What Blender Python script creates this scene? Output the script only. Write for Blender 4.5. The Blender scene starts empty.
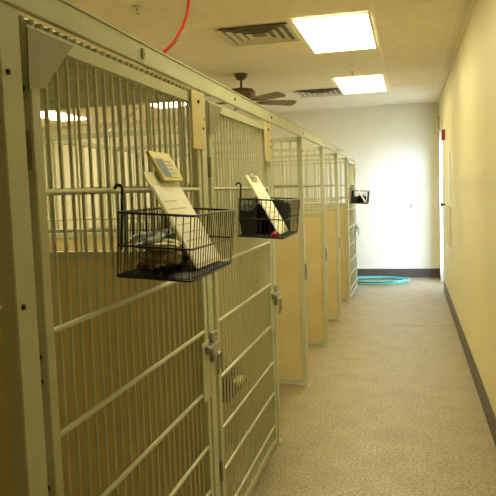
import bpy, bmesh, math, random
from mathutils import Vector, Matrix
random.seed(7)
SC = bpy.context.scene
COL = SC.collection
PI = math.pi

# ---------------------------------------------------------------- camera
cam_d = bpy.data.cameras.new('camera')
cam = bpy.data.objects.new('camera', cam_d)
COL.objects.link(cam)
cam_d.sensor_width = 36.0
cam_d.lens = 36.0 * 651.5 / 496.0
cam_d.clip_start = 0.05
cam_d.clip_end = 60
R2 = Vector((0.97052862, 0.23854527, -0.03421051))
U2 = Vector((0.01224868, 0.0929473, 0.99559569))
FW = Vector((-0.24067442, 0.96667314, -0.08728615))
m = Matrix((R2, U2, -FW)).transposed().to_4x4()
m.translation = Vector((0, 0, 1.5))
cam.matrix_world = m
SC.camera = cam

# ---------------------------------------------------------------- light
world = bpy.data.worlds.new('world')
SC.world = world
world.use_nodes = True
bg = world.node_tree.nodes['Background']
bg.inputs['Color'].default_value = (0.66, 0.82, 1.0, 1)
bg.inputs['Strength'].default_value = 11.0

day_d = bpy.data.lights.new('daylight_outside', 'AREA')
day_d.shape = 'RECTANGLE'
day_d.size = 7.0
day_d.size_y = 3.4
day_d.color = (0.46, 0.66, 1.0)
day_d.energy = 2700
day = bpy.data.objects.new('daylight_outside', day_d)
COL.objects.link(day)
day.location = (4.9, 4.4, 3.3)
day.rotation_euler = (Vector((4.9, 4.4, 3.3)) - Vector((0.4, 10.2, 1.2))).to_track_quat('Z', 'Y').to_euler()

SC.view_settings.view_transform = 'Standard'
SC.view_settings.look = 'None'
SC.view_settings.exposure = 0.0
SC.view_settings.gamma = 1.0
SC.view_settings.use_curve_mapping = False
LAMP = (1.0, 0.90, 0.52)
LAMP_S = 14.0

# ---------------------------------------------------------------- materials
def mat(name, col, rough=0.5, metal=0.0, noise=0.0, nscale=20.0, bump=0.0, bscale=60.0, col2=None, spec=None):
    mt = bpy.data.materials.new(name)
    mt.use_nodes = True
    nt = mt.node_tree
    b = nt.nodes['Principled BSDF']
    b.inputs['Base Color'].default_value = (*col, 1)
    b.inputs['Roughness'].default_value = rough
    b.inputs['Metallic'].default_value = metal
    if spec is not None:
        b.inputs['Specular IOR Level'].default_value = spec
    tc = nt.nodes.new('ShaderNodeTexCoord')
    n = nt.nodes.new('ShaderNodeTexNoise')
    n.inputs['Scale'].default_value = nscale
    n.inputs['Detail'].default_value = 5
    nt.links.new(tc.outputs['Object'], n.inputs['Vector'])
    r = nt.nodes.new('ShaderNodeValToRGB')
    if col2 is None:
        col2 = tuple(c * (1 - noise) for c in col)
    r.color_ramp.elements[0].position = 0.35
    r.color_ramp.elements[1].position = 0.62
    r.color_ramp.elements[0].color = (*col2, 1)
    r.color_ramp.elements[1].color = (*col, 1)
    nt.links.new(n.outputs['Fac'], r.inputs['Fac'])
    nt.links.new(r.outputs['Color'], b.inputs['Base Color'])
    if bump > 0:
        n2 = nt.nodes.new('ShaderNodeTexNoise')
        n2.inputs['Scale'].default_value = bscale
        n2.inputs['Detail'].default_value = 4
        nt.links.new(tc.outputs['Object'], n2.inputs['Vector'])
        bp = nt.nodes.new('ShaderNodeBump')
        bp.inputs['Strength'].default_value = bump
        bp.inputs['Distance'].default_value = 0.01
        nt.links.new(n2.outputs['Fac'], bp.inputs['Height'])
        nt.links.new(bp.outputs['Normal'], b.inputs['Normal'])
    return mt

def emis(name, col, s):
    mt = bpy.data.materials.new(name)
    mt.use_nodes = True
    nt = mt.node_tree
    b = nt.nodes['Principled BSDF']
    b.inputs['Base Color'].default_value = (0.8, 0.8, 0.8, 1)
    b.inputs['Emission Color'].default_value = (*col, 1)
    b.inputs['Emission Strength'].default_value = s
    return mt

M = {}
M['steel'] = mat('painted_steel', (0.58, 0.59, 0.43), 0.42, 0.0, 0.08, 6, 0.05, 90)
M['bar'] = mat('bar_steel', (0.58, 0.58, 0.42), 0.38, 0.15, 0.08, 9)
M['gusset'] = mat('dull_grey_steel', (0.30, 0.27, 0.20), 0.5, 0.3, 0.12, 8)
M['latch'] = mat('galvanised_steel', (0.42, 0.43, 0.36), 0.35, 0.7, 0.25, 30)
M['bolt'] = mat('dark_bolt', (0.06, 0.05, 0.04), 0.45, 0.6, 0.2, 30)
M['panel'] = mat('kennel_panel', (0.74, 0.63, 0.34), 0.5, 0.0, 0.10, 3, 0.08, 50)
M['tan'] = mat('tan_plastic', (0.70, 0.60, 0.33), 0.55, 0.0, 0.08, 12)
M['wire'] = mat('black_wire', (0.012, 0.012, 0.014), 0.35, 0.2, 0.2, 30)
M['wall'] = mat('cream_wall', (0.76, 0.69, 0.41), 0.55, 0.0, 0.04, 2.5, 0.10, 45)
M['wallb'] = mat('pale_wall', (0.80, 0.76, 0.62), 0.6, 0.0, 0.03, 2.5, 0.08, 45)
M['ceil'] = mat('ceiling_tile', (0.90, 0.82, 0.64), 0.85, 0.0, 0.06, 9, 0.15, 120)
M['tbar'] = mat('ceiling_grid', (0.92, 0.85, 0.68), 0.5, 0.0, 0.05, 9)
M['base'] = mat('dark_base', (0.085, 0.065, 0.055), 0.45, 0.0, 0.15, 8)
M['white'] = mat('white_paint', (0.82, 0.82, 0.80), 0.4, 0.0, 0.03, 9)
M['diff'] = emis('lamp_diffuser', LAMP, LAMP_S)
M['vent'] = mat('vent_metal', (0.62, 0.57, 0.43), 0.4, 0.2, 0.10, 12)
M['ventd'] = mat('vent_dark', (0.20, 0.17, 0.13), 0.7, 0.0, 0.2, 12)
M['fan'] = mat('fan_brown', (0.12, 0.075, 0.045), 0.45, 0.1, 0.2, 10)
M['blade'] = mat('fan_blade_wood', (0.30, 0.23, 0.16), 0.5, 0.0, 0.25, 14)
M['red'] = mat('red_cable', (0.22, 0.010, 0.006), 0.9, 0.0, 0.1, 20, spec=0.05)
M['redp'] = mat('red_plastic', (0.38, 0.02, 0.02), 0.4, 0.0, 0.1, 20)
M['cyan'] = mat('turquoise_hose', (0.14, 0.56, 0.60), 0.4, 0.0, 0.1, 20)
M['board'] = mat('clipboard_cream', (0.83, 0.80, 0.60), 0.5, 0.0, 0.05, 14)
M['paper'] = mat('paper', (0.93, 0.92, 0.82), 0.7, 0.0, 0.05, 30)
M['yellow'] = mat('card_yellow', (0.72, 0.62, 0.22), 0.5, 0.0, 0.06, 30)
M['blue'] = mat('card_blue', (0.10, 0.16, 0.30), 0.5, 0.0, 0.5, 60)
M['pink'] = mat('pale_pink_print', (0.74, 0.58, 0.42), 0.6, 0.0, 0.2, 60)
M['grey'] = mat('ink_grey', (0.35, 0.33, 0.28), 0.6, 0.0, 0.2, 60)
M['print'] = mat('faint_print', (0.62, 0.58, 0.44), 0.7, 0.0, 0.1, 60)
M['bag'] = mat('grey_plastic_bag', (0.45, 0.50, 0.55), 0.25, 0.0, 0.3, 18, 0.4, 30)
M['cloth'] = mat('brown_cloth', (0.36, 0.29, 0.20), 0.8, 0.0, 0.3, 18, 0.5, 40)
M['cream'] = mat('cream_cloth', (0.74, 0.66, 0.42), 0.8, 0.0, 0.2, 18, 0.5, 40)
M['black'] = mat('black_fabric', (0.018, 0.016, 0.018), 0.75, 0.0, 0.3, 18, 0.5, 40)
M['bin'] = mat('dark_grey_plastic', (0.012, 0.011, 0.018), 0.45, 0.0, 0.2, 12)
M['olive'] = mat('olive_yellow', (0.62, 0.54, 0.14), 0.5, 0.0, 0.06, 8)
M['concrete'] = mat('pale_concrete', (0.60, 0.60, 0.58), 0.9, 0.0, 0.1, 3, 0.2, 30)

def floor_mat():
    mt = bpy.data.materials.new('speckled_floor')
    mt.use_nodes = True
    nt = mt.node_tree
    b = nt.nodes['Principled BSDF']
    tc = nt.nodes.new('ShaderNodeTexCoord')
    def noise(scale, detail=4):
        n = nt.nodes.new('ShaderNodeTexNoise')
        n.inputs['Scale'].default_value = scale
        n.inputs['Detail'].default_value = detail
        nt.links.new(tc.outputs['Object'], n.inputs['Vector'])
        return n
    def ramp(src, p0, c0, p1, c1):
        r = nt.nodes.new('ShaderNodeValToRGB')
        r.color_ramp.elements[0].position = p0
        r.color_ramp.elements[1].position = p1
        r.color_ramp.elements[0].color = (*c0, 1)
        r.color_ramp.elements[1].color = (*c1, 1)
        nt.links.new(src, r.inputs['Fac'])
        return r
    a = ramp(noise(70, 6).outputs['Fac'], 0.36, (0.27, 0.22, 0.135), 0.64, (0.52, 0.45, 0.30))
    c = ramp(noise(5, 4).outputs['Fac'], 0.3, (0.84, 0.82, 0.78), 0.7, (1, 1, 1))
    mx = nt.nodes.new('ShaderNodeMix')
    mx.data_type = 'RGBA'
    mx.blend_type = 'MULTIPLY'
    mx.inputs['Factor'].default_value = 1.0
    nt.links.new(a.outputs['Color'], mx.inputs['A'])
    nt.links.new(c.outputs['Color'], mx.inputs['B'])
    nt.links.new(mx.outputs['Result'], b.inputs['Base Color'])
    b.inputs['Roughness'].default_value = 0.42
    b.inputs['Specular IOR Level'].default_value = 0.4
    bp = nt.nodes.new('ShaderNodeBump')
    bp.inputs['Strength'].default_value = 0.25
    bp.inputs['Distance'].default_value = 0.004
    nt.links.new(noise(110, 3).outputs['Fac'], bp.inputs['Height'])
    nt.links.new(bp.outputs['Normal'], b.inputs['Normal'])
    return mt
M['floor'] = floor_mat()

def glass_mat():
    mt = bpy.data.materials.new('door_glass')
    mt.use_nodes = True
    nt = mt.node_tree
    out = nt.nodes['Material Output']
    t = nt.nodes.new('ShaderNodeBsdfTransparent')
    g = nt.nodes.new('ShaderNodeBsdfGlossy')
    g.inputs['Roughness'].default_value = 0.03
    mx = nt.nodes.new('ShaderNodeMixShader')
    mx.inputs['Fac'].default_value = 0.06
    nt.links.new(t.outputs[0], mx.inputs[1])
    nt.links.new(g.outputs[0], mx.inputs[2])
    nt.links.new(mx.outputs[0], out.inputs['Surface'])
    return mt
M['glass'] = glass_mat()

# ---------------------------------------------------------------- mesh helpers
class MB:
    def __init__(self):
        self.bm = bmesh.new()
    def box(self, x0, x1, y0, y1, z0, z1, rot=None):
        g = bmesh.ops.create_cube(self.bm, size=1)
        for v in g['verts']:
            v.co = Vector(((x0 + x1) / 2 + v.co.x * (x1 - x0), (y0 + y1) / 2 + v.co.y * (y1 - y0), (z0 + z1) / 2 + v.co.z * (z1 - z0)))
            if rot: v.co = rot @ v.co
        return self
    def bevel(self, w=0.003, seg=2):
        bmesh.ops.bevel(self.bm, geom=list(self.bm.edges), offset=w, segments=seg, affect='EDGES', profile=0.5, clamp_overlap=True)
        return self
    def tube(self, pts, r, n=8, closed=False):
        pts = [Vector(p) for p in pts]
        rings = []
        N = len(pts)
        prev = None
        for i, p in enumerate(pts):
            if closed:
                t = pts[(i + 1) % N] - pts[i - 1]
            else:
                t = pts[min(i + 1, N - 1)] - pts[max(i - 1, 0)]
            t.normalize()
            if prev is None:
                a = Vector((0, 0, 1)) if abs(t.z) < 0.9 else Vector((1, 0, 0))
                u = t.cross(a).normalized()
            else:
                u = (prev - t * prev.dot(t)).normalized()
            prev = u
            w = t.cross(u)
            rr = r[i] if isinstance(r, (list, tuple)) else r
            rings.append([self.bm.verts.new(p + (u * math.cos(2 * PI * k / n) + w * math.sin(2 * PI * k / n)) * rr) for k in range(n)])
        for i in range(N if closed else N - 1):
            a, b = rings[i], rings[(i + 1) % N]
            for k in range(n):
                self.bm.faces.new((a[k], a[(k + 1) % n], b[(k + 1) % n], b[k]))
        if not closed:
            self.bm.faces.new(rings[0])
            self.bm.faces.new(rings[-1])
        return self
    def lathe(self, prof, c=(0, 0, 0), n=24, axis='Z'):
        rings = []
        for r, h in prof:
            ring = []
            for k in range(n):
                a = 2 * PI * k / n
                v = Vector((r * math.cos(a), r * math.sin(a), h))
                if axis == 'X': v = Vector((h, r * math.cos(a), r * math.sin(a)))
                ring.append(self.bm.verts.new(v + Vector(c)))
            rings.append(ring)
        for a, b in zip(rings, rings[1:]):
            for k in range(n):
                self.bm.faces.new((a[k], a[(k + 1) % n], b[(k + 1) % n], b[k]))
        self.bm.faces.new(rings[0]); self.bm.faces.new(rings[-1])
        return self
    def prism(self, poly, f0, f1):
        a = [self.bm.verts.new(f0(p)) for p in poly]
        b = [self.bm.verts.new(f1(p)) for p in poly]
        self.bm.faces.new(a); self.bm.faces.new(b)
        n = len(poly)
        for i in range(n):
            self.bm.faces.new((a[i], a[(i + 1) % n], b[(i + 1) % n], b[i]))
        return self
    def blob(self, c, s, seed=0, amp=0.2, sub=3, flat=None):
        rnd = random.Random(seed)
        g = bmesh.ops.create_icosphere(self.bm, subdivisions=sub, radius=1)
        ph = [(Vector((rnd.uniform(-1, 1), rnd.uniform(-1, 1), rnd.uniform(-1, 1))).normalized(), rnd.uniform(2, 6), rnd.uniform(0, 6)) for _ in range(9)]
        for v in g['verts']:
            d = v.co.normalized()
            k = 1 + amp * sum(math.sin(f * d.dot(a) * 2 + p) for a, f, p in ph) / 3
            v.co = Vector((d.x * s[0] * k, d.y * s[1] * k, d.z * s[2] * k)) + Vector(c)
            if flat is not None and v.co.z < flat: v.co.z = flat
        return self
    def build(self, name, m_, parent=None, smooth=False):
        bmesh.ops.recalc_face_normals(self.bm, faces=self.bm.faces)
        me = bpy.data.meshes.new(name)
        self.bm.to_mesh(me); self.bm.free()
        me.materials.append(m_)
        if smooth:
            for p in me.polygons: p.use_smooth = True
            if hasattr(me, 'set_sharp_from_angle'): me.set_sharp_from_angle(angle=math.radians(40))
        o = bpy.data.objects.new(name, me)
        COL.objects.link(o)
        if parent: o.parent = parent
        return o

def thing(name, label, cat, loc=(0, 0, 0), rz=0, group=None):
    o = bpy.data.objects.new(name, None)
    COL.objects.link(o)
    o.empty_display_size = 0.05
    o.location = loc; o.rotation_euler = (0, 0, rz)
    o['label'] = label; o['category'] = cat
    if group: o['group'] = group
    return o
def tag(o, label, cat, group=None):
    o['label'] = label; o['category'] = cat
    if group: o['group'] = group
    return o
def struct(name, mb, m_, parent=None, smooth=False):
    o = mb.build(name, m_, parent, smooth)
    if parent is None: o['kind'] = 'structure'
    return o
def copy_tree(o, parent=None):
    c = o.copy(); COL.objects.link(c); c.parent = parent
    for ch in list(o.children): copy_tree(ch, c)
    return c

# ---------------------------------------------------------------- setting
BX, YB, ZC = 0.4725, 10.90, 2.798
XL, YF = -6.6, -1.8
DY0, DY1, DZ = 9.52, 10.45, 2.30
T = 0.14
struct('floor', MB().box(XL - T, BX + T, YF - T, YB + T, -0.12, 0.0), M['floor'])
struct('trim_1', MB().box(-0.20, BX - 0.013, 7.113, 7.119, 0.0, 0.0012), M['grey'])      # expansion joints
struct('trim_2', MB().box(-0.742, -0.738, YF, 9.8, 0.0, 0.0012), M['grey'])
struct('ceiling', MB().box(XL - T, BX + T, YF - T, YB + T, ZC, ZC + 0.12), M['ceil'])
w = MB()
w.box(BX, BX + T, YF - T, DY0, 0, ZC)
w.box(BX, BX + T, DY0, DY1, DZ, ZC)
w.box(BX, BX + T, DY1, YB + T, 0, ZC)
struct('wall_right', w, M['wall'])
struct('wall_back', MB().box(XL - T, BX, YB, YB + T, 0, ZC), M['wallb'])
struct('wall_left', MB().box(XL - T, XL, YF, YB, 0, ZC), M['wall'])
struct('wall_front', MB().box(XL - T, BX, YF - T, YF, 0, ZC), M['wall'])
def skirting(x0, x1, y0, y1, h=0.145):
    return MB().box(x0, x1, y0, y1, 0, h).bevel(0.003, 1)
struct('baseboard_right', skirting(BX - 0.012, BX, YF, DY0 - 0.06), M['base'])
b = skirting(XL, BX, YB - 0.012, YB)
b.box(BX - 0.012, BX, DY1 + 0.06, YB - 0.012, 0, 0.145)
struct('baseboard_back', b, M['base'])
# ceiling grid bars
g = MB()
gx = [-0.245]
gx.append(0.365)
for x in gx: g.box(x - 0.009, x + 0.009, YF, YB, ZC - 0.002, ZC + 0.001)
y = YF + 0.35
ys = []
yy = 5.053 - 0.61 * 12
while yy < YB:
    if yy > YF: ys.append(yy)
    yy += 0.66
for y in ys: g.box(-0.245, BX, y - 0.009, y + 0.009, ZC - 0.002, ZC + 0.001)
g.box(BX - 0.022, BX, YF, YB, ZC - 0.02, ZC + 0.001)
g.box(XL, BX, YB - 0.022, YB, ZC - 0.015, ZC + 0.001)
struct('trim_3', g, M['tbar'])

# exit door in the right wall: jamb, glazed leaf
jb = MB()
jb.box(BX - 0.012, BX + T, DY1 - 0.035, DY1, 0, DZ)
jb.box(BX - 0.012, BX + T, DY0, DY0 + 0.03, 0, DZ)
jb.box(BX - 0.012, BX + T, DY0, DY1, DZ - 0.035, DZ)
jb.box(BX - 0.012, BX, DY1, DY1 + 0.05, 0, DZ + 0.05)
jb.box(BX - 0.012, BX, DY0 - 0.05, DY0, 0, DZ + 0.05)
struct('trim_4', jb, M['white'])
dl = MB()
dx0, dx1 = BX + T - 0.045, BX + T - 0.005
a, c = DY0 + 0.032, DY1 - 0.037
dl.box(dx0, dx1, a, a + 0.09, 0.01, DZ - 0.04)
dl.box(dx0, dx1, c - 0.09, c, 0.01, DZ - 0.04)
dl.box(dx0, dx1, a + 0.09, c - 0.09, 0.01, 0.22)
dl.box(dx0, dx1, a + 0.09, c - 0.09, DZ - 0.13, DZ - 0.04)
door = struct('door_1', dl, M['white'])
MB().box(BX + T - 0.028, BX + T - 0.022, a + 0.088, c - 0.088, 0.218, DZ - 0.128).build('pane', M['glass'], door)
MB().tube([(dx0 - 0.03, a + 0.12, 1.02), (dx0 - 0.03, c - 0.12, 1.02)], 0.012).build('push_bar', M['latch'], door, True)
struct('floor_outside', MB().box(BX + T, 9, 4, 16, -0.12, -0.02), M['concrete'])

# ---------------------------------------------------------------- kennel row
PX = -0.765          # front plane of the row
XR = -2.25           # rear of the kennels
POSTS = [1.176, 2.43, 3.70, 4.84, 6.11, 7.33, 8.56, 9.76]
HB0, HB1 = 1.885, 1.946

def ordinal(i): return ['nearest', 'second', 'third', 'fourth', 'fifth', 'sixth', 'seventh', 'farthest'][i]

# header beam
t = thing('header_beam', 'long pale steel beam capping the front of the kennel row', 'beam', (PX, 0, HB0))
MB().box(-0.012, 0.004, -1.0, 9.795, 0, HB1 - HB0).bevel(0.003, 1).build('beam', M['steel'], t)
MB().box(-0.030, 0.006, -1.0, 9.797, HB1 - HB0, HB1 - HB0 + 0.005).build('top_lip', M['steel'], t)
for y in (1.85, 2.9, 3.72, 4.9, 6.1, 7.3, 8.5):
    MB().lathe([(0.007, 0.003), (0.007, 0.007), (0.004, 0.009)], (0, y, 0.03), 8, 'X').build('bolt', M['bolt'], t)
MB().box(0.004, 0.009, 1.835, 1.850, 0.015, 0.045).build('clip', M['gusset'], t)

# posts
bolt_mb = lambda x, y, z: MB().lathe([(0.006, 0.0), (0.006, 0.004), (0.003, 0.006)], (x, y, z), 8, 'X')
def post(i, y):
    wd = 0.037 if i == 0 else 0.032
    lab = {0: 'wide pale steel kennel post at the left edge of the picture',
           1: 'pale steel post between the two barred gates with baskets',
           2: 'pale steel post at the far side of the second barred gate',
           3: 'pale steel post at the front of the first tan partition seen past the gates',
           4: 'pale steel post two bays beyond the second barred gate',
           5: 'pale steel post three bays beyond the second barred gate',
           6: 'pale steel post on the near side of the farthest gate',
           7: 'end post of the kennel row nearest the white back wall'}[i]
    t = thing('kennel_post', lab, 'post', (PX, y, 0), 0, 'posts along the kennel row')
    MB().box(-0.036, 0.0, -wd, wd, 0.006, HB0).bevel(0.003, 1).build('tube', M['steel'], t)
    MB().box(-0.045, 0.008, -wd - 0.006, wd + 0.006, 0.0, 0.008).build('base_plate', M['steel'], t)
    zs = (1.75, 1.28, 0.6) if i == 0 else (1.78, 0.9)
    for z in zs: bolt_mb(0.0, -0.015 if i == 0 else 0.0, z).build('bolt', M['bolt'], t)
    if i in (3, 4, 5):
        MB().box(-0.005, 0.016, -0.03, 0.024, 0.82, 0.94).bevel(0.003, 1).build('latch_strike', M['latch'], t)
    if i == 0:
        for z in (1.60, 1.155, 1.10, 0.86, 1.73):
            MB().tube([(-0.02, wd - 0.002, z), (-0.02, wd + 0.026, z)], 0.008).build('hinge_pin', M['bolt'], t, True)
for i, y in enumerate(POSTS): post(i, y)

# partitions across the row, between kennels
def make_partition():
    t = thing('kennel_partition', '', 'partition', (PX, 0, 0), 0, 'partitions between kennels')
    x0, x1 = XR - PX, -0.040
    MB().box(x0, x1, -0.010, 0.010, 0.05, 1.245).build('panel', M['panel'], t)
    MB().box(x0, x1, -0.016, 0.016, 0.015, 0.05).build('bottom_rail', M['steel'], t)
    MB().box(x0, x1, -0.016, 0.016, 1.245, 1.275).build('middle_rail', M['steel'], t)
    MB().box(x0, x1, -0.016, 0.016, 1.855, 1.885).build('top_rail', M['steel'], t)
    MB().box(x0 - 0.035, x0, -0.02, 0.02, 0.0, 1.885).build('rear_post', M['steel'], t)
    for z in (1.36, 1.53):
        MB().tube([(x0, 0, z), (x1, 0, z)], 0.008, 6).build('rail', M['bar'], t, True)
    r = MB()
    x = x1 - 0.05
    while x > x0 + 0.02:
        r.tube([(x, 0.0, 1.27), (x, 0.0, 1.86)], 0.005, 6)
        x -= 0.065
    r.build('bar_screen', M['bar'], t, True)
    return t
plabs = ['tan kennel partition beside the wide post at left edge of picture',
         'tan kennel partition behind the first barred gate, seen through its bars',
         'tan kennel partition seen dimly through the second barred gate',
         'tan kennel partition with bars above, first one in open view past the gates',
         'tan kennel partition with bars above, second one in open view past the gates',
         'tan kennel partition with bars above, third one in open view past the gates',
         'tan kennel partition with bars above, just before the farthest gate',
         'end partition of the kennel row facing the white back wall']
proto = make_partition()
for i, y in enumerate(POSTS):
    o = proto if i == 0 else copy_tree(proto)
    o.location = (PX, y, 0); o['label'] = plabs[i]

# rear screens and roof grilles
def make_rear():
    t = thing('rear_screen', '', 'screen', (XR, 0, 0), 0, 'rear screens of the kennels')
    MB().box(-0.010, 0.010, 0.02, 1.18, 0.05, 1.245).build('panel', M['panel'], t)
    for nm, z0, z1 in (('bottom_rail', 0.0, 0.05), ('middle_rail', 1.245, 1.275), ('top_rail', 1.855, 1.885)):
        MB().box(-0.016, 0.016, 0.02, 1.18, z0, z1).build(nm, M['steel'], t)
    r = MB()
    for k in range(11): r.tube([(0, 0.06 + k * 0.107, 1.27), (0, 0.06 + k * 0.107, 1.86)], 0.005, 6)
    r.build('bar_screen', M['bar'], t, True)
    return t
def make_roof():
    t = thing('roof_grille', '', 'grille', (PX, 0, 1.888))
    r = MB()
    x0, x1 = XR - PX + 0.02, -0.016
    y = 0.045
    while y < 1.16:
        r.tube([(x0, y, -0.013), (x1, y, -0.013)], 0.0080, 6)
        y += 0.038
    r.build('rods', M['steel'], t, True)
    c = MB()
    x = x0
    while x < x1 - 0.02:
        c.tube([(x, 0.03, -0.002), (x, 1.18, -0.002)], 0.004, 5)
        x += 0.285
    c.build('cross_rods', M['bar'], t, True)
    return t
bay = ['over the kennel behind the first barred gate', 'over the kennel behind the second barred gate', 'over the first open kennel past the gates',
       'over the second open kennel past the gates', 'over the third open kennel past the gates', 'over the fourth open kennel past the gates', 'over the farthest kennel by the back wall']
rp, fp = make_rear(), make_roof()
for i in range(7):
    y = POSTS[i] + (0.03 if i == 0 else 0.02)
    o = rp if i == 0 else copy_tree(rp)
    o.location.y = y
    o.scale.y = (POSTS[i + 1] - POSTS[i] - 0.045) / 1.165
    o['label'] = 'rear screen ' + bay[i].replace('over ', 'of ', 1)
fp.location.y = POSTS[0] + 0.03
fp['label'] = 'steel rod roof grille over the kennel behind the nearest gate'

# gates
def make_gate(label, group, y):
    t = thing('kennel_gate', label, 'gate', (PX, y, 0), 0, group)
    W = 1.125
    for a, b_ in ((0.0, 0.036), (W - 0.036, W)):
        MB().box(-0.026, 0.0, a, b_, 0.03, 1.862).bevel(0.003, 1).build('stile', M['steel'], t)
    MB().box(-0.026, 0.0, 0.036, W - 0.036, 1.828, 1.862).build('top_rail', M['steel'], t)
    MB().box(-0.026, 0.0, 0.036, W - 0.036, 0.03, 0.058).build('bottom_rail', M['steel'], t)
    for z in (1.512, 1.205, 0.967, 0.732, 0.512, 0.333, 0.14):
        MB().tube([(-0.006, 0.03, z), (-0.006, W - 0.03, z)], 0.0072, 8).build('cross_rail', M['bar'], t, True)
    n = 21
    for k in range(n):
        yy = 0.036 + (W - 0.072) * (k + 1) / (n + 1)
        MB().tube([(-0.016, yy, 0.05), (-0.016, yy, 1.84)], 0.0044, 6).build('bar', M['bar'], t, True)
    # sloping gusset at the near top corner
    poly = [(-0.006, 1.853), (0.185, 1.853), (0.165, 1.840), (0.045, 1.735), (-0.012, 1.725)]
    MB().prism(poly, lambda p: Vector((0.001, p[0], p[1])), lambda p: Vector((0.005, p[0], p[1]))).build('gusset', M['gusset'], t)
    # pale plate at the far top corner
    pl = MB().box(0.002, 0.012, 1.010, 1.150, 1.660, 1.872).bevel(0.002, 1).build('corner_plate', M['tan'], t)
    MB().lathe([(0.007, 0.012), (0.007, 0.016), (0.003, 0.018)], (0, 1.08, 1.835), 8, 'X').build('screw', M['bolt'], pl)
    MB().lathe([(0.005, 0.012), (0.005, 0.015), (0.003, 0.016)], (0, 1.13, 1.74), 8, 'X').build('screw', M['bolt'], pl)
    # latch
    lt = MB().box(-0.004, 0.004, W - 0.085, W + 0.002, 0.70, 0.93).bevel(0.002, 1).build('latch_plate', M['steel'], t)
    k = MB()
    k.box(0.004, 0.030, W - 0.060, W + 0.055, 0.885, 0.915)
    k.box(0.004, 0.018, W + 0.012, W + 0.068, 0.835, 0.955)
    k.bevel(0.003, 1)
    k.tube([(0.022, W - 0.055, 0.905), (0.045, W - 0.075, 0.905), (0.048, W - 0.085, 0.885)], 0.009, 8)
    k.build('slide_bolt', M['latch'], lt, True)
    pk = []
    for q in range(13):
        a_ = PI * q / 12
        pk.append((0.034, W + 0.035 + 0.022 * math.cos(a_), 0.845 + 0.028 * math.sin(a_)))
    pk = [(0.034, W + 0.057, 0.80)] + pk + [(0.034, W + 0.013, 0.79)]
    MB().tube(pk, 0.006, 8).build('latch_loop', M['latch'], lt, True)
    for z in (0.35, 1.60):
        MB().tube([(-0.004, -0.008, z - 0.04), (-0.004, -0.008, z + 0.04)], 0.009, 8).build('hinge', M['gusset'], t, True)
    return t
G = 'barred kennel gates'
g1 = make_gate('barred steel kennel gate nearest the camera, cream clipboard basket in front', G, 1.256)
g2 = copy_tree(g1); g2.location.y = 2.505
g1.location.y = 1.240; g1.scale.y = 1.014
g2['label'] = 'second barred steel kennel gate, behind the basket with the black cloth'
g3 = copy_tree(g1); g3.location.y = 8.605
g3['label'] = 'farthest barred kennel gate at the end of the row by the white wall'

# dark feed bin behind gate 2
t = thing('feed_bin', 'dark grey plastic feed bin with pale tip behind the second gate', 'bin', (-1.075, 3.60, 0.29))
sec = [(-0.11, 0.0), (0.06, 0.0), (0.13, 0.09), (0.10, 0.115), (-0.11, 0.20)]
MB().prism(sec, lambda p: Vector((p[0], 0.08, p[1])), lambda p: Vector((p[0], -0.10, p[1]))).bevel(0.006, 2).build('hopper', M['bin'], t)
MB().box(0.075, 0.122, -0.085, 0.06, 0.100, 0.125).bevel(0.003, 1).build('lip', M['board'], t)
MB().box(-0.12, 0.10, 0.078, 0.088, 0.02, 0.17).build('bracket', M['latch'], t)

# ---------------------------------------------------------------- baskets
def make_basket():
    t = thing('wire_basket', '', 'basket', (PX, 0, 1.285), 0, 'black wire baskets hooked on kennel gates')
    D, W, H = 0.213, 0.405, 0.172     # depth in x, width in y
    x0 = 0.012
    ti = 0.004
    def ring(z, r, nm, k):
        a, b_, c_, d_ = x0, x0 + D - ti * k, ti * k, W - ti * k
        pts = []
        for (cx, cy, s) in ((a + .012, c_ + .012, PI), (b_ - .012, c_ + .012, 1.5 * PI), (b_ - .012, d_ - .012, 0), (a + .012, d_ - .012, .5 * PI)):
            for q in range(4):
                an = s + q * PI / 6
                pts.append((cx + .012 * math.cos(an), cy + .012 * math.sin(an), z))
        MB().tube(pts, r, 8, True).build(nm, M['wire'], t, True)
    ring(H, 0.0034, 'rim', 0)
    ring(H * 0.5, 0.0026, 'band', 0.5)
    ring(0.004, 0.0034, 'base_ring', 1)
    w_ = MB()
    n = 19
    for k in range(n):
        y = 0.008 + (W - 0.016) * k / (n - 1)
        yb = ti + 0.006 + (W - 2 * ti - 0.012) * k / (n - 1)
        w_.tube([(x0, y, H), (x0, yb, 0.004), (x0 + D - ti, yb, 0.004), (x0 + D, y, H)], 0.0015, 5)
    n = 11
    for k in range(n):
        x = x0 + 0.008 + (D - 0.016) * k / (n - 1)
        xb = x0 + 0.006 + (D - ti - 0.012) * k / (n - 1)
        w_.tube([(x, 0, H), (xb, ti, 0.004), (xb, W - ti, 0.004), (x, W, H)], 0.0015, 5)
    MB().box(x0 + 0.004, x0 + D - 0.008, 0.008, W - 0.008, 0.0075, 0.0095).build('liner', M['black'], t)
    w_.build('wire_mesh', M['wire'], t, True)
    for y in (0.04, W - 0.04):
        MB().tube([(0.010, y, 0.07), (0.010, y, 0.235), (0.004, y, 0.243), (-0.008, y, 0.241), (-0.013, y, 0.232)], 0.0042, 8).build('hook', M['wire'], t, True)
    return t
bk1 = make_basket(); BK = [1.568, 2.835, 8.83]
bk2, bk3 = copy_tree(bk1), copy_tree(bk1)
for o, y, l in ((bk1, BK[0], 'large black wire basket nearest the camera, holding a grey bag'),
                (bk2, BK[1], 'black wire basket on the second gate, filled with black cloth'),
                (bk3, BK[2], 'small black wire basket on the farthest gate against the white wall')):
    o.location.y = y; o['label'] = l; o.rotation_euler.y = math.radians(4.0)
bk2.location.z += 0.010
ZB = 1.285 - 0.004

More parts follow.
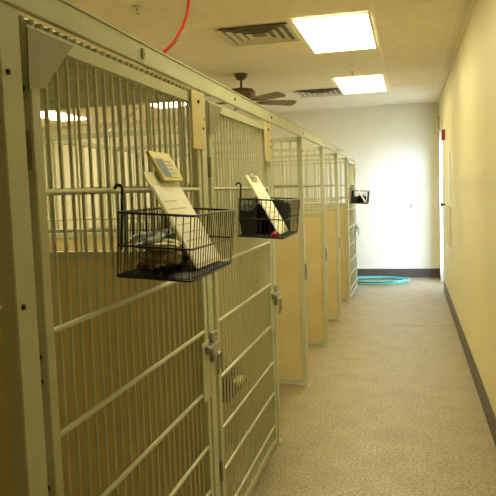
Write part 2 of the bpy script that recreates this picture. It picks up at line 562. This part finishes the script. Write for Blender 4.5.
def make_clipboard(y, label):
    # leans from the gate down to the basket front: top (x -.735, z 1.60) to bottom (x -.572, z 1.297)
    t = thing('clipboard', label, 'clipboard', (-0.578, y, ZB + 0.006), 0, 'clipboards leaning in the baskets')
    L = 0.312
    e = Vector((-0.163, 0, 0.300)).normalized()      # up along the board
    nn = Vector((e.z, 0, -e.x))                      # outward normal (+x)
    def P(u, v, h): return Vector((0, u, 0)) + e * v + nn * h
    def slab(u0, u1, v0, v1, h0, h1, nm, m_, par=t, r=0.0):
        if r > 0:
            poly = []
            for cx, cy, s in ((u0 + r, v0 + r, PI), (u1 - r, v0 + r, 1.5 * PI), (u1 - r, v1 - r, 0), (u0 + r, v1 - r, .5 * PI)):
                for q in range(5): poly.append((cx + r * math.cos(s + q * PI / 8), cy + r * math.sin(s + q * PI / 8)))
        else: poly = [(u0, v0), (u1, v0), (u1, v1), (u0, v1)]
        return MB().prism(poly, lambda p: P(p[0], p[1], h0), lambda p: P(p[0], p[1], h1)).build(nm, m_, par)
    slab(0, 0.245, 0, L, 0.0, 0.004, 'board', M['board'], t, 0.012)
    pp = slab(0.008, 0.237, 0.012, L - 0.045, 0.0045, 0.0065, 'paper', M['paper'], t)
    for k in range(7):
        slab(0.03, 0.13 + 0.07 * ((k * 37) % 10) / 10, L - 0.10 - k * 0.026, L - 0.096 - k * 0.026, 0.0066, 0.0070, 'printed_line', M['print' if k % 3 else 'pink'], pp)
    cl = slab(0.065, 0.165, L - 0.034, L + 0.006, 0.0045, 0.010, 'clip', M['latch'], t, 0.004)
    MB().tube([P(0.075, L - 0.018, 0.011), P(0.155, L - 0.018, 0.011)], 0.004, 8).build('spring', M['latch'], cl, True)
    return t
c1 = make_clipboard(1.715, 'cream clipboard with a yellow card on top, in the nearest basket')
c2 = copy_tree(c1); c2.location.y = 2.900; c2.location.z += 0.010; c2['label'] = 'white clipboard standing in the second basket beside the black cloth'
c3 = copy_tree(c1); c3.location.y = 8.90; c3['label'] = 'white clipboard standing in the farthest small basket'

for ch in list(c1.children):
    if ch.name.startswith('clip'):
        for q in list(ch.children): bpy.data.objects.remove(q)
        bpy.data.objects.remove(ch)          # hidden under the card
# yellow card with a blue picture, held on top of the first clipboard
t = thing('identity_card', 'yellow card with a small blue picture clipped on the nearest clipboard', 'card', (-0.711, 1.800, 1.529))
e = Vector((-0.163, 0, 0.300)).normalized(); nn = Vector((e.z, 0, -e.x))
def CP(u, v, h): return Vector((0, u, 0)) + e * v + nn * h
def cs(u0, u1, v0, v1, h0, h1, nm, m_, par):
    poly = [(u0, v0), (u1, v0), (u1, v1), (u0, v1)]
    o = MB().prism(poly, lambda p: CP(*p, h0), lambda p: CP(*p, h1))
    if nm == 'card_box': o.bevel(0.002, 2)
    return o.build(nm, m_, par)
bx = cs(0.0, 0.170, 0.0, 0.100, 0.012, 0.022, 'card_box', M['yellow'], t)
cs(0.012, 0.158, 0.010, 0.078, 0.0221, 0.0232, 'face', M['cream'], bx)
cs(0.020, 0.076, 0.012, 0.074, 0.0233, 0.0240, 'picture', M['blue'], bx)
for k in range(4): cs(0.082, 0.132 - 0.006 * k, 0.064 - k * 0.014, 0.069 - k * 0.014, 0.0233, 0.0238, 'printed_line', M['grey'], bx)

# contents of basket 1
def at1(x, y): return (PX + x, BK[0] + y, ZB)
def lump(name, label, cat, loc, s, seed, m_, amp=0.2, group=None):
    o = MB().blob((0, 0, s[2]), s, seed, amp, 4, 0.0).build(name, m_, None, True)
    o.location = loc
    return tag(o, label, cat, group)
lump('brown_cloth', 'bunched brown cloth at the bottom of the nearest basket', 'cloth', (PX + 0.086, BK[0] + 0.180, ZB + 0.006), (0.064, 0.145, 0.034), 5, M['cloth'], 0.16)
lump('plastic_bag', 'crumpled blue-grey plastic bag on the brown cloth in the nearest basket', 'bag', (PX + 0.068, BK[0] + 0.14, ZB + 0.072), (0.042, 0.105, 0.022), 3, M['bag'], 0.30)
lump('paper_towel', 'crumpled cream paper towel in front of the blue-grey bag', 'paper towel', (PX + 0.125, BK[0] + 0.085, ZB + 0.066), (0.040, 0.050, 0.014), 8, M['cream'], 0.25)
# basket 2
def cloth_block(name, label, y, poly, h, seed):
    rnd = random.Random(seed)
    o = MB().prism(poly, lambda p: Vector((p[0], p[1], 0)), lambda p: Vector((p[0], p[1], h)))
    bmesh.ops.triangulate(o.bm, faces=o.bm.faces)
    bmesh.ops.subdivide_edges(o.bm, edges=o.bm.edges, cuts=5, use_grid_fill=True)
    for v in o.bm.verts:
        k = v.co.z / h
        v.co.z = max(0.0, v.co.z + k * 0.012 * (math.sin(31 * v.co.y + seed) + math.sin(47 * v.co.x + 2)))
        v.co.x += 0.003 * math.sin(60 * v.co.y + 40 * v.co.z)
        v.co.y += 0.003 * math.sin(70 * v.co.x + 50 * v.co.z)
    o = o.build(name, M['black'], None, True)
    o.location = (PX, y, ZB + (0.016 if name == 'black_cloth' else 0.006))
    return tag(o, label, 'cloth')
LP = [(0.022, 0.022), (0.085, 0.022), (0.085, 0.33), (0.19, 0.33), (0.19, 0.375), (0.022, 0.375)]
cloth_block('black_cloth', 'bunched black cloth filling the second basket', BK[1], LP, 0.135, 4)
lump('red_ball', 'small red rubber toy at the front corner of the second basket', 'toy', (PX + 0.178, BK[1] + 0.040, ZB), (0.020, 0.026, 0.017), 2, M['redp'], 0.05)
cloth_block('dark_cloth', 'dark folded cloth in the farthest small basket', BK[2], LP, 0.085, 9)

# ---------------------------------------------------------------- ceiling fittings
def make_light():
    t = thing('ceiling_light', '', 'light', (0, 0, ZC), 0, 'fluorescent ceiling panels')
    f = MB()
    wx, wy = 0.305, 0.66
    for a in ((-wx, -wx + 0.022, -wy, wy), (wx - 0.022, wx, -wy, wy), (-wx, wx, -wy, -wy + 0.022), (-wx, wx, wy - 0.022, wy)):
        f.box(*a, -0.012, -0.0055)
    f.build('frame', M['tbar'], t)
    MB().box(-wx + 0.022, wx - 0.022, -wy + 0.022, wy - 0.022, -0.010, -0.0055).build('diffuser', M['diff'], t)
    return t
l1 = make_light()
for i, (x, y, l) in enumerate(((-0.567, 5.70, 'nearest glowing fluorescent ceiling panel over the corridor'),
                               (-0.567, 8.56, 'farther, smaller glowing ceiling panel over the corridor'),
                               (-3.36, 8.75, 'glowing ceiling panel seen through the top right bars of first gate'),
                               (-5.45, 9.50, 'glowing ceiling panel seen through the top left bars of first gate'),
                               (-0.567, 2.84, 'ceiling panel above the corridor beside the first gate, out of frame'),
                               (-3.36, 5.90, 'ceiling panel behind the kennels, second from the back wall'),
                               (-3.36, 3.05, 'ceiling panel behind the kennels, third from the back wall'),
                               (-5.45, 3.78, 'added unseen ceiling panel by the left wall, brightening the room behind the kennels'))):  # last one is an invented fill lamp, lifting bounce on ceiling and left wall
    o = l1 if i == 0 else copy_tree(l1)
    o.location = (x, y, ZC); o['label'] = l

def make_vent():
    t = thing('ceiling_vent', '', 'vent', (0, 0, ZC), 0, 'square ceiling air diffusers')
    MB().box(-0.28, 0.28, -0.28, 0.28, -0.012, -0.0055).build('backing', M['ventd'], t)
    for k in range(4):
        r0 = 0.30 - k * 0.068
        f = MB(); zo, zi = -0.022, -0.009
        bm = f.bm
        o_ = [bm.verts.new((sx * r0, sy * r0, zo)) for sx, sy in ((-1, -1), (1, -1), (1, 1), (-1, 1))]
        i_ = [bm.verts.new((sx * (r0 - 0.050), sy * (r0 - 0.050), zi)) for sx, sy in ((-1, -1), (1, -1), (1, 1), (-1, 1))]
        o2 = [bm.verts.new(v.co + Vector((0, 0, 0.002))) for v in o_]
        i2 = [bm.verts.new(v.co + Vector((0, 0, 0.002))) for v in i_]
        for q in range(4):
            p = (q + 1) % 4
            bm.faces.new((o_[q], o_[p], i_[p], i_[q])); bm.faces.new((o2[q], o2[p], i2[p], i2[q]))
            bm.faces.new((o_[q], o_[p], o2[p], o2[q])); bm.faces.new((i_[q], i_[p], i2[p], i2[q]))
        f.build('louvre_ring', M['vent'], t)
    return t
v1 = make_vent(); v1.location = (-1.19, 5.42, ZC); v1['label'] = 'large louvred ceiling vent left of the nearest ceiling light'
v2 = copy_tree(v1); v2.location = (-1.15, 8.95, ZC); v2['label'] = 'small dark ceiling vent left of the farther ceiling light'

# ceiling fan
t = thing('ceiling_fan', 'brown ceiling fan with wooden blades behind the kennel beam', 'fan', (-1.80, 7.17, ZC))
MB().lathe([(0.075, 0), (0.075, -0.02), (0.05, -0.06), (0.02, -0.07)], (0, 0, 0), 20).build('canopy', M['fan'], t, True)
MB().tube([(0, 0, -0.06), (0, 0, -0.20)], 0.014).build('downrod', M['fan'], t, True)
mo = MB().lathe([(0.03, -0.155), (0.13, -0.170), (0.16, -0.21), (0.15, -0.27), (0.09, -0.31), (0.06, -0.35), (0.03, -0.36)], (0, 0, 0), 24).build('motor', M['fan'], t, True)
for k in range(5):
    a_ = math.radians(-36 + 72 * k)
    R_ = Matrix.Rotation(a_, 4, 'Z') @ Matrix.Translation((0, 0, -0.31)) @ Matrix.Rotation(math.radians(-16), 4, 'X')
    poly = [(0.20, -0.05), (0.62, -0.07), (0.66, -0.05), (0.67, 0.0), (0.66, 0.05), (0.62, 0.07), (0.20, 0.05)]
    bl = MB().prism(poly, lambda p: R_ @ Vector((p[0], p[1], 0)), lambda p: R_ @ Vector((p[0], p[1], 0.008))).build('blade', M['blade'], t)
    MB().box(0.12, 0.26, -0.015, 0.015, -0.006, 0.0, R_).build('blade_arm', M['fan'], bl)

# sprinkler heads
def sprinkler(x, y, l):
    t = thing('sprinkler', l, 'sprinkler', (x, y, ZC), 0, 'ceiling sprinklers')
    MB().lathe([(0.030, 0), (0.028, -0.008), (0.012, -0.012)], (0, 0, 0), 16).build('escutcheon', M['vent'], t, True)
    MB().lathe([(0.009, -0.01), (0.008, -0.03), (0.004, -0.035), (0.004, -0.048), (0.016, -0.05), (0.016, -0.053)], (0, 0, 0), 12).build('head', M['latch'], t, True)
sprinkler(-1.81, 4.33, 'small ceiling sprinkler above the nearest stretch of beam')
sprinkler(-0.60, 7.55, 'small ceiling sprinkler between the two corridor lights')

# red air line looping from ceiling down to the kennel roof
def bez(p0, p1, p2, p3, n=18):
    out = []
    for i in range(n + 1):
        s = i / n
        out.append(tuple((1 - s) ** 3 * a + 3 * (1 - s) ** 2 * s * b_ + 3 * (1 - s) * s * s * c_ + s ** 3 * d_ for a, b_, c_, d_ in zip(p0, p1, p2, p3)))
    return out
rh = [(-0.93, 2.80, ZC), (-0.93, 2.825, 2.62), (-0.93, 2.83, 2.46), (-0.93, 2.822, 2.40), (-0.93, 2.815, 2.346), (-0.93, 2.779, 2.277), (-0.93, 2.705, 2.201),
      (-0.93, 2.597, 2.12), (-0.93, 2.464, 2.05), (-0.93, 2.375, 2.007), (-0.93, 2.30, 1.965)]
tag(MB().tube(rh, 0.006, 10).build('red_hose', M['red'], None, True),
    'thin red hose curving from the ceiling down behind the kennel beam', 'hose')
tag(MB().tube([(-2.73, 7.29, ZC), (-4.0, 9.15, 2.69), (-5.444, 10.897, 2.50)], 0.016, 8).build('conduit', M['steel'], None, True),
    'pale conduit slanting down from ceiling behind the upper bars of the nearest gate', 'pipe')

# turquoise hose lying by the back wall
pts = []
for k in range(150):
    s = k / 149
    a_ = 2 * PI * (s * 2.85) + 0.5
    rx = 0.50 - 0.05 * math.sin(5 * s) - 0.02 * s; ry = 0.36 - 0.06 * s + 0.02 * math.sin(9 * s)
    pts.append((-0.52 + rx * math.cos(a_) + 0.03 * math.sin(4 * s), 10.30 + ry * math.sin(a_), 0.014 + 0.018 * (s * 2.85) ** 1.0 * 0.9))
tag(MB().tube(pts, 0.010, 10).build('garden_hose', M['cyan'], None, True), 'coiled turquoise hose lying on the floor by the back wall', 'hose')

# ---------------------------------------------------------------- right and back wall fittings
t = thing('fire_alarm', 'red fire alarm strobe on the right wall by the exit door', 'alarm', (BX, 8.75, 2.13))
MB().box(-0.018, 0, -0.06, 0.06, -0.085, 0.075).bevel(0.003, 1).build('back_box', M['white'], t)
MB().box(-0.062, -0.018, -0.055, 0.055, -0.07, 0.06).bevel(0.008, 2).build('strobe_housing', M['redp'], t)
t = thing('emergency_light', 'small pale emergency light high in the far right corner', 'light fitting', (BX, 10.66, 2.42))
MB().box(-0.05, 0, -0.07, 0.07, -0.12, 0.13).bevel(0.015, 2).build('housing', M['tan'], t)
tag(MB().box(0, 0.006, -0.10, 0.10, -0.29, 0.29).bevel(0.002, 1).build('notice', M['white'], None), 'tall narrow white notice on the right wall near the exit', 'notice').location = (BX - 0.007, 8.15, 1.60)
tag(MB().box(0.007, 0.012, -0.55, 0.55, -0.24, 0.24).build('wall_patch', M['olive'], None), 'thin olive yellow patch low on right wall below the notice', 'panel').location = (BX - 0.013, 8.45, 0.99)  # thin slab that colours this stretch of wall olive yellow
t = thing('wall_hook', 'small dark knob with pale base on the right wall by the exit', 'hook', (BX, 9.0, 1.23))
MB().lathe([(0.035, 0.0), (0.035, -0.008), (0.012, -0.012)], (0, 0, 0), 16, 'X').build('base', M['white'], t, True)
MB().lathe([(0.010, -0.010), (0.010, -0.035), (0.028, -0.045), (0.028, -0.060), (0.014, -0.068)], (0, 0, 0), 16, 'X').build('knob', M['bolt'], t, True)
t = thing('light_switch', 'small grey light switch on the white back wall', 'switch', (0.035, YB, 1.17))
MB().box(-0.035, 0.035, -0.008, 0, -0.058, 0.058).bevel(0.003, 1).build('plate', M['vent'], t)
MB().box(-0.008, 0.008, -0.018, -0.008, -0.02, 0.022).build('toggle', M['grey'], t)
